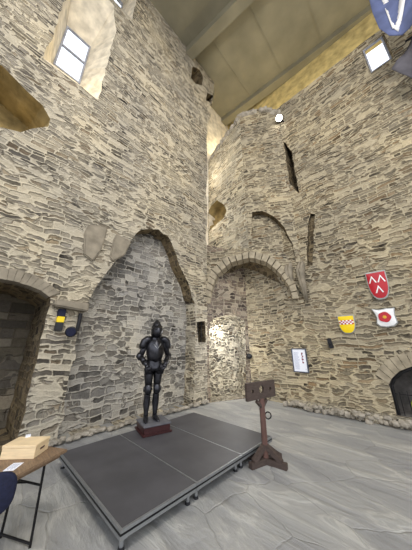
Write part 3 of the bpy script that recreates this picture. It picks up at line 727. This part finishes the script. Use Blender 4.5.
# ---------------------------------------------------------------- shields, poster, devices on the walls
def shield_outline(w, h, n=10):
    pts_ = [(-w/2, h/2), (w/2, h/2)]
    for k in range(1, n): t = k/n; pts_.append((w/2*math.cos(t*math.pi/2)**.75, h/2-h*.35-(h*.65)*t**1.1 if False else h*.12-(h*.62)*math.sin(t*math.pi/2)))
    pts_.append((0, -h/2)); pts_ += [(-x, z) for x, z in reversed(pts_[2:-1])]
    return pts_
def shield(name, label, cx, cz, w, h, tilt, bodymat, outline=None):
    t = thing(name, label, 'shield', (cx, 7.99, cz)); t.rotation_euler = (0, tilt, 0); t['group'] = 'painted shields on the right wall'
    ol = outline or shield_outline(w, h)
    def plate(nm, s, y0, y1, mat, bulge=.03):
        bm = bmesh.new(); o_ = [(x*s, z*s) for x, z in ol]
        rings = []
        for k in (1, .75, .45):
            rings.append([bm.verts.new((x*k, y1-bulge*(1-k*k), z*k)) for x, z in o_])
        cv = bm.verts.new((0, y1-bulge, 0)); bk = [bm.verts.new((x, y0, z)) for x, z in o_]; n = len(o_)
        for a, b in zip([bk]+rings, rings):
            for i in range(n): bm.faces.new((a[i], a[(i+1) % n], b[(i+1) % n], b[i]))
        for i in range(n): bm.faces.new((rings[-1][i], rings[-1][(i+1) % n], cv))
        bm.faces.new(bk[::-1]); return obj(nm, bm, M[mat], t, False, local=1)
    plate('rim', 1, .0, -.05, 'silver'); plate('field', .9, -.02, -.062, bodymat); return t, ol
def dyn(x, z, w, h): # surface height of the bulged field
    k = min(1, max(abs(x)/(w*.45), abs(z)/(h*.45))); return -.062-.03*(1-k*k)
def decal(t, name, polys, mat, w, h, th_=.004):
    bm = bmesh.new()
    for p in polys:
        f = [bm.verts.new((x, dyn(x, z, w, h)-th_-.004, z)) for x, z in p]; g = [bm.verts.new((x, dyn(x, z, w, h)+.012, z)) for x, z in p]; n = len(p)
        bm.faces.new(f); bm.faces.new(g[::-1])
        for i in range(n): bm.faces.new((f[i], f[(i+1) % n], g[(i+1) % n], g[i]))
    obj(name, bm, M[mat], t, local=1)
def ctr_of(l): 
    p = RW.pts(l); return p
p = RW.pts([(366, 274), (385, 270), (389, 291), (380, 300), (369, 290)])
us = [q[0] for q in p]; zs = [q[1] for q in p]; w, h = (max(us)-min(us)), (max(zs)-min(zs))
t, ol = shield('red_shield', 'red heater shield with three white chevrons, highest on the wall', (min(us)+max(us))/2, (min(zs)+max(zs))/2, w, h, 0, 'red')
def chev(cx, cz, s, th_=.035):
    out = []
    for k in (-1, 1): out.append([(cx, cz+s), (cx, cz+s-th_*1.9), (cx+k*s*.55, cz-s), (cx+k*(s*.55+th_), cz-s+.0)][::k])
    return out
decal(t, 'chevron', chev(-w*.21, h*.22, h*.13, w*.07), 'white', w, h); decal(t, 'chevron', chev(w*.21, h*.22, h*.13, w*.07), 'white', w, h); decal(t, 'chevron', chev(0, -h*.14, h*.13, w*.07), 'white', w, h)
p = RW.pts([(338, 316), (354, 315), (354, 328), (347, 334), (339, 325)])
us = [q[0] for q in p]; zs = [q[1] for q in p]; w, h = (max(us)-min(us)), (max(zs)-min(zs))
t, ol = shield('yellow_shield', 'yellow shield with a red and white chequered band across it', (min(us)+max(us))/2, (min(zs)+max(zs))/2, w, h, 0, 'yellow')
nx, ww = 8, w*.84
ra = []; wa = []
for i in range(nx):
    for j in range(3):
        x0 = -ww/2+ww*i/nx; z0_ = h*.0+j*h*.075; q = [(x0, z0_), (x0+ww/nx, z0_), (x0+ww/nx, z0_+h*.075), (x0, z0_+h*.075)]
        (ra if (i+j) % 2 else wa).append(q)
decal(t, 'red_checks', ra, 'red', w, h); decal(t, 'white_checks', wa, 'white', w, h)
p = RW.pts([(373, 309), (395, 309), (397, 327), (376, 328)])
us = [q[0] for q in p]; zs = [q[1] for q in p]; w, h = (max(us)-min(us)), (max(zs)-min(zs)); 
cx, cz_ = (min(us)+max(us))/2, (min(zs)+max(zs))/2
olw = [(-w*.5, h*.5), (-w*.2, h*.42), (w*.15, h*.47), (w*.5, h*.46), (w*.44, h*.1), (w*.48, -h*.3), (w*.3, -h*.46), (0, -h*.5), (-w*.3, -h*.45), (-w*.42, -h*.3), (-w*.36, 0), (-w*.4, h*.25)]
t, ol = shield('white_shield', 'white square notched shield with a red rose in the middle', cx, cz_, w, h, 0, 'white', olw)
R_ = w*.27
decal(t, 'rose', [[((R_*(1+.04*math.cos(5*a)))*math.cos(a), R_*(1+.04*math.cos(5*a))*math.sin(a)+.01) for a in [2*math.pi*i/30 for i in range(30)]]], 'red', w*3, h*3)
decal(t, 'rose_centre', [[(.045*math.cos(a), .045*math.sin(a)+.01) for a in [2*math.pi*i/12 for i in range(12)]]], 'gold', w*3, h*3, .012)
# framed notice
p = RW.pts([(292, 348), (306.5, 349), (309, 373), (294, 371.5)])
x0, x1 = (p[0][0]+p[3][0])/2, (p[1][0]+p[2][0])/2; zb, zt = (p[2][1]+p[3][1])/2, (p[0][1]+p[1][1])/2
nb = thing('framed_notice', 'white notice in a thin grey frame hung on the right wall', 'notice', (x0, 7.97, zb)); w, h = x1-x0, zt-zb
bm = bmesh.new(); f = .028
for lo, hi in (((0, 0), (f, h)), ((w-f, 0), (w, h)), ((f, 0), (w-f, f)), ((f, h-f), (w-f, h))): box(bm, (lo[0], -.03, lo[1]), (hi[0], .03, hi[1]))
obj('frame', bm, plain('slate grey frame', (78, 84, 98), .4), nb, local=1)
bm = bmesh.new(); box(bm, (f, -.012, f), (w-f, .03, h-f)); obj('sheet', bm, M['paper'], nb, local=1)
bm = bmesh.new()
for k in range(22): box(bm, (w*.14, -.0135, h*(.12+.034*k)), (w*(.14+.38*(.7+.3*random.random())), -.012, h*(.12+.034*k)+.008))
box(bm, (w*.82, -.0135, h*.12), (w*.86, -.012, h*.15))
obj('print', bm, M['ink'], nb, local=1)
bm = bmesh.new()
for k in range(7): box(bm, (w*(.66+.02*math.sin(k*2)), -.0135, h*(.38+.065*k)), (w*(.74+.03*math.cos(k*3)), -.012, h*(.38+.065*k)+h*.055))
obj('picture', bm, M['maroon'], nb, local=1)
# small black speaker on the right wall
def on_wall_box(name, label, cat, P, cpx, w, h, dpt, mats='black', tilt=0):
    u, z = P.px(*cpx); pos = P.w(u, z, -.003); t = thing(name, label, cat, pos, math.atan2(P.t.y, P.t.x)); return t
u, z = RW.px(331, 343.5)
t = thing('wall_speaker', 'small black speaker on wall left of yellow shield', 'speaker', (u, 7.99, z)); t.rotation_euler = (0, -.12, 0)
bm = bmesh.new(); box(bm, (-.055, -.13, -.15), (.055, -.02, .15), bev=.012); obj('case', bm, M['black'], t, local=1)
bm = bmesh.new(); box(bm, (-.02, -.02, -.03), (.02, .0, .03)); obj('bracket', bm, M['iron'], t, local=1)
bm = bmesh.new(); tube(bm, [(0, -.131, -.03), (0, -.136, -.03)], .04, 16); obj('grille', bm, M['iron'], t, local=1)
# dark lamp in the recess
u, z = RW.px(250, 356)
t = thing('recess_lamp', 'round dark lamp on recess wall right of bright niche', 'lamp', (u+.07, 7.99, z))
bm = bmesh.new(); tube(bm, [(0, 0, 0), (0, -.05, 0)], .05, 12); obj('bracket', bm, M['iron'], t, local=1)
bm = bmesh.new(); tube(bm, [(0, -.05, 0), (0, -.1, 0), (0, -.2, 0)], [.06, .1, .105], 16); obj('shade', bm, M['black'], t, True, local=1)
# yellow-fronted box and floodlight on the pier
u, z = LW.px(59.5, 320)
t = thing('alarm_box', 'navy and yellow box fixed under the ledge on left pier', 'box', (-5.84, u, z))
bm = bmesh.new(); box(bm, (0, -.075, -.24), (.1, .075, -.06), bev=.01); obj('lower_case', bm, M['black'], t, local=1)
bm = bmesh.new(); box(bm, (0, -.075, .07), (.1, .075, .24), bev=.01); obj('upper_case', bm, M['navy'], t, local=1)
bm = bmesh.new(); box(bm, (0, -.07, -.06), (.11, .07, .07), bev=.008); obj('yellow_panel', bm, M['yellow'], t, local=1)
u, z = LW.px(70, 331)
t = thing('floodlight', 'black floodlight hanging under the ledge beside left alcove', 'floodlight', (-5.84, u, z))
bm = bmesh.new(); tube(bm, [(.02, .14, .0), (.06, .14, .42)], .045, 8); tube(bm, [(.0, .14, .02), (.1, .1, .02)], .03, 8); obj('bracket', bm, M['black'], t, local=1)
bm = bmesh.new(); tube(bm, [(.02, .0, .02), (.12, -.0, .0), (.2, -.03, -.03)], [.06, .1, .12], 16); obj('housing', bm, M['black'], t, True, local=1)
bm = bmesh.new(); tube(bm, [(.198, -.03, -.03), (.21, -.034, -.033)], .095, 16); obj('lens', bm, M['navy'], t, local=1)
# bars in the small slot
bm = bmesh.new(); us = [p[0] for p in slot]; zs = [p[1] for p in slot]
for k in (.3, .65): tube(bm, [(-5.95, min(us)+(max(us)-min(us))*k, min(zs)-.02), (-5.95, min(us)+(max(us)-min(us))*k, max(zs)+.02)], .018, 8)
struct(obj('trim_12', bm, M['iron']))
# spot lamp on the turret and its glow
p = DG.w(DG.px(279, 118)[0], 0, -.25); u, z = DG.px(279, 118, -.25)
pos = DG.w(u, z, -.25)
t = thing('spot_lamp', 'small lit spotlight shining at the top of corner turret', 'lamp', pos)
toc = (Vector((0, 0, H))-pos).normalized()
bm = bmesh.new(); tube(bm, [-toc*.3+Vector((0, 0, -.02)), Vector((0, 0, 0))], [.1, .16], 14); obj('housing', bm, M['black'], t, local=1)
bm = bmesh.new(); tube(bm, [toc*.002, toc*.02], .14, 14); obj('lamp_face', bm, M['lamp'], t, local=1)
bm = bmesh.new(); tube(bm, [-toc*.2, -toc*.2+Vector((.25, .2, -.45))], .03, 8); obj('bracket', bm, M['iron'], t, local=1)
# fireplace contents: iron frame, bars and a yellow-green fire basket
t = thing('fire_grille', 'black iron grille standing in the arched fireplace', 'grille', (dx, 7.98, .22))
bm = bmesh.new()
arc = [(u-dx, z-.22) for u, z in dl]; tube(bm, [((u-.8)*.94+.8, .06, z*.96) for u, z in arc], .035, 8); obj('frame', bm, M['iron'], t, local=1)
for k in range(9):
    x = .16+.16*k; bm = bmesh.new(); zt = .92+.26*math.sin((x/1.6)*math.pi); tube(bm, [(x, .1, 0), (x, .1, zt*.55)], .009, 6); obj('bar', bm, M['iron'], t, local=1)
bm = bmesh.new(); tube(bm, [(.08, .1, .5), (1.52, .1, .5)], .012, 6); obj('rail', bm, M['iron'], t, local=1)
u, z = RW.px(412, 409, .45)
t = thing('extinguisher', 'yellow green rounded object inside the fireplace', 'canister', (u+.12, 8.42, .22))
bm = bmesh.new(); tube(bm, [(0, 0, 0), (0, 0, .03), (0, 0, .26), (0, 0, .32), (0, 0, .35)], [.1, .11, .11, .07, .03], 16); obj('body', bm, M['hivis'], t, True, local=1)
bm = bmesh.new(); tube(bm, [(0, 0, .35), (0, 0, .39)], .025, 8); obj('cap', bm, M['black'], t, local=1)
bm = bmesh.new(); vs = box(bm, (dx+.01, 7.95, -.02), (dx+1.59, 8.79, .21)); struct(obj('trim_13', bm, M['block']))
# banners hanging high at the right
BP = Plan((0, 6.6), (1, 6.6))
def banner(name, label, cat, px_out, mat, off, parts=()):
    l_ = BP.pts(px_out, off); u_c = sum(p[0] for p in l_)/len(l_); z_t = max(p[1] for p in l_)
    t = thing(name, label, cat, BP.w(u_c, z_t, off))
    def fold(p): return .18*math.sin(p.x*5)+.08*math.sin(p.x*11+1)
    def sheet(nm, loop, m_, o_, th_):
        bm = bmesh.new(); lo = resample(loop, .15, 0)
        a = fill(bm, BP, [lo], off+o_)
        bmesh.ops.subdivide_edges(bm, edges=[e for e in bm.edges if e.calc_length() > .3], cuts=3)
        for v in bm.verts: v.co.y += fold(v.co)
        r = bmesh.ops.extrude_face_region(bm, geom=list(bm.faces))
        for v in r['geom']:
            if isinstance(v, bmesh.types.BMVert): v.co.y += th_
        for v in bm.verts: v.co -= Vector(t.location)
        obj(nm, bm, M[m_], t, True, local=1)
    sheet('cloth', l_, mat, 0, .015)
    for k, (q, m_) in enumerate(parts): sheet('stripe', BP.pts(q, off), m_, -.03, .01)
    return t, z_t, l_
top = 15.6
def up(l_): return l_
b1 = banner('hanging_banner', 'blue banner with white diagonal stripes hanging at top right', 'banner', [(366, -14), (372, 10), (379, 26), (389, 33), (402, 28), (418, 22), (425, -24)], 'blue', 0,
 [([(380, -9), (386, -11), (396, 20), (392, 25)], 'white'), ([(403, -12), (412, -14), (398, 26), (393, 24)], 'white')])
b2_ = banner('hanging_banner', 'dark grey banner with rounded lower end below the blue one', 'banner', [(414, 36), (404, 47), (397, 57), (391, 67), (400, 71), (412, 73), (424, 70), (428, 32)], 'cloth', .5)
for tt, zt, l_ in (b1, b2_):
    uu = [p[0] for p in l_]; c0 = Vector(tt.location)
    bm = bmesh.new(); tube(bm, [Vector((min(uu) if zt > 14 else max(uu)-.45, c0.y+.0, zt+.02))-c0, Vector((max(uu)+.2, c0.y, zt+.02))-c0], .03, 8)
    tube(bm, [Vector((max(uu)-.1, c0.y, zt+.02))-c0, Vector((max(uu)-.1, c0.y, CZ))-c0], .02, 8); obj('pole', bm, M['iron'], tt, local=1)
# ---------------------------------------------------------------- light
w = bpy.data.worlds.new('World'); bpy.context.scene.world = w; w.use_nodes = True
nt = w.node_tree; bg = nt.nodes['Background']
tc = nt.nodes.new('ShaderNodeTexCoord'); sp = nt.nodes.new('ShaderNodeSeparateXYZ'); nt.links.new(tc.outputs['Generated'], sp.inputs[0])
r = ramp(nt, [(.45, (.55, .56, .58)), (.55, (.95, .98, 1.04)), (1, (.9, .97, 1.1))]); mp = math_n(nt, 'MULTIPLY_ADD', sp.outputs[2], .5, .5); nt.links.new(mp, r.inputs[0])
nt.links.new(r.outputs[0], bg.inputs[0]); bg.inputs[1].default_value = 1.75
def area(name, loc, target, size, power, col=(1, 1, 1)):
    l_ = bpy.data.lights.new(name, 'AREA'); l_.energy = power; l_.color = col; l_.size = size
    o = bpy.data.objects.new(name, l_); C.objects.link(o); o.location = loc
    o.rotation_euler = (Vector(target)-Vector(loc)).to_track_quat('-Z', 'Y').to_euler(); return o
def point(name, loc, power, col, rad=.15):
    l_ = bpy.data.lights.new(name, 'POINT'); l_.energy = power; l_.color = col; l_.shadow_soft_size = rad
    o = bpy.data.objects.new(name, l_); C.objects.link(o); o.location = loc; return o
WARM = (1, .82, .45)
point('ledge_lamp', (-2.6, 9.0, 14.3), 70, WARM); point('ledge_lamp', (.4, 9.2, 14.3), 60, WARM); point('ledge_lamp', (3.6, 9.2, 14.3), 60, WARM)
point('corner_lamp', (-6.1, 8.6, 13.9), 110, WARM)
point('niche_lamp', (-6.4, -.9, 7.1), 6, WARM)
point('window_lamp', (-6.0, .3, 10.4), 6, WARM)
q = CH.w(CH.L*.35, 2.55, .28); point('recess_spot', q, 18, (1, .95, .82), .03)
q = CH.w(CH.L*.5, 1.2, -.6); point('recess_fill', q, 14, (1, .97, .9), .2)
point('turret_fill', (-6.35, 6.4, 11.2), 45, (1, .96, .88), .03); point('turret_fill', (-6.35, 6.4, 8.0), 30, (1, .96, .88), .03)  # unseen fill lights added in the gap to brighten the turret's left face
q = CH.w(CH.L*.45, 2.2, .15); point('doorway_light', (q.x+.5, q.y-.3, 2.2), 42, (.95, .97, 1), .03)
area('hall_lights', (2.5, -1.0, 12), (-4, 5, 5), 3, 700, (1, .95, .88))
# ---------------------------------------------------------------- camera
cam = bpy.data.cameras.new('camera'); co = bpy.data.objects.new('camera', cam); C.objects.link(co)
cam.sensor_fit = 'VERTICAL'; cam.sensor_height = 36; cam.lens = 36*FL/550; cam.clip_start = .05
co.location = (0, 0, H)
fwd = Vector((FW[0]*math.cos(PT), FW[1]*math.cos(PT), math.sin(PT))); co.rotation_euler = fwd.to_track_quat('-Z', 'Y').to_euler()
S = bpy.context.scene; S.camera = co
S.view_settings.view_transform = 'Standard'; S.view_settings.look = 'None'; S.view_settings.gamma = 1; S.view_settings.use_curve_mapping = False
S.view_settings.exposure = .14
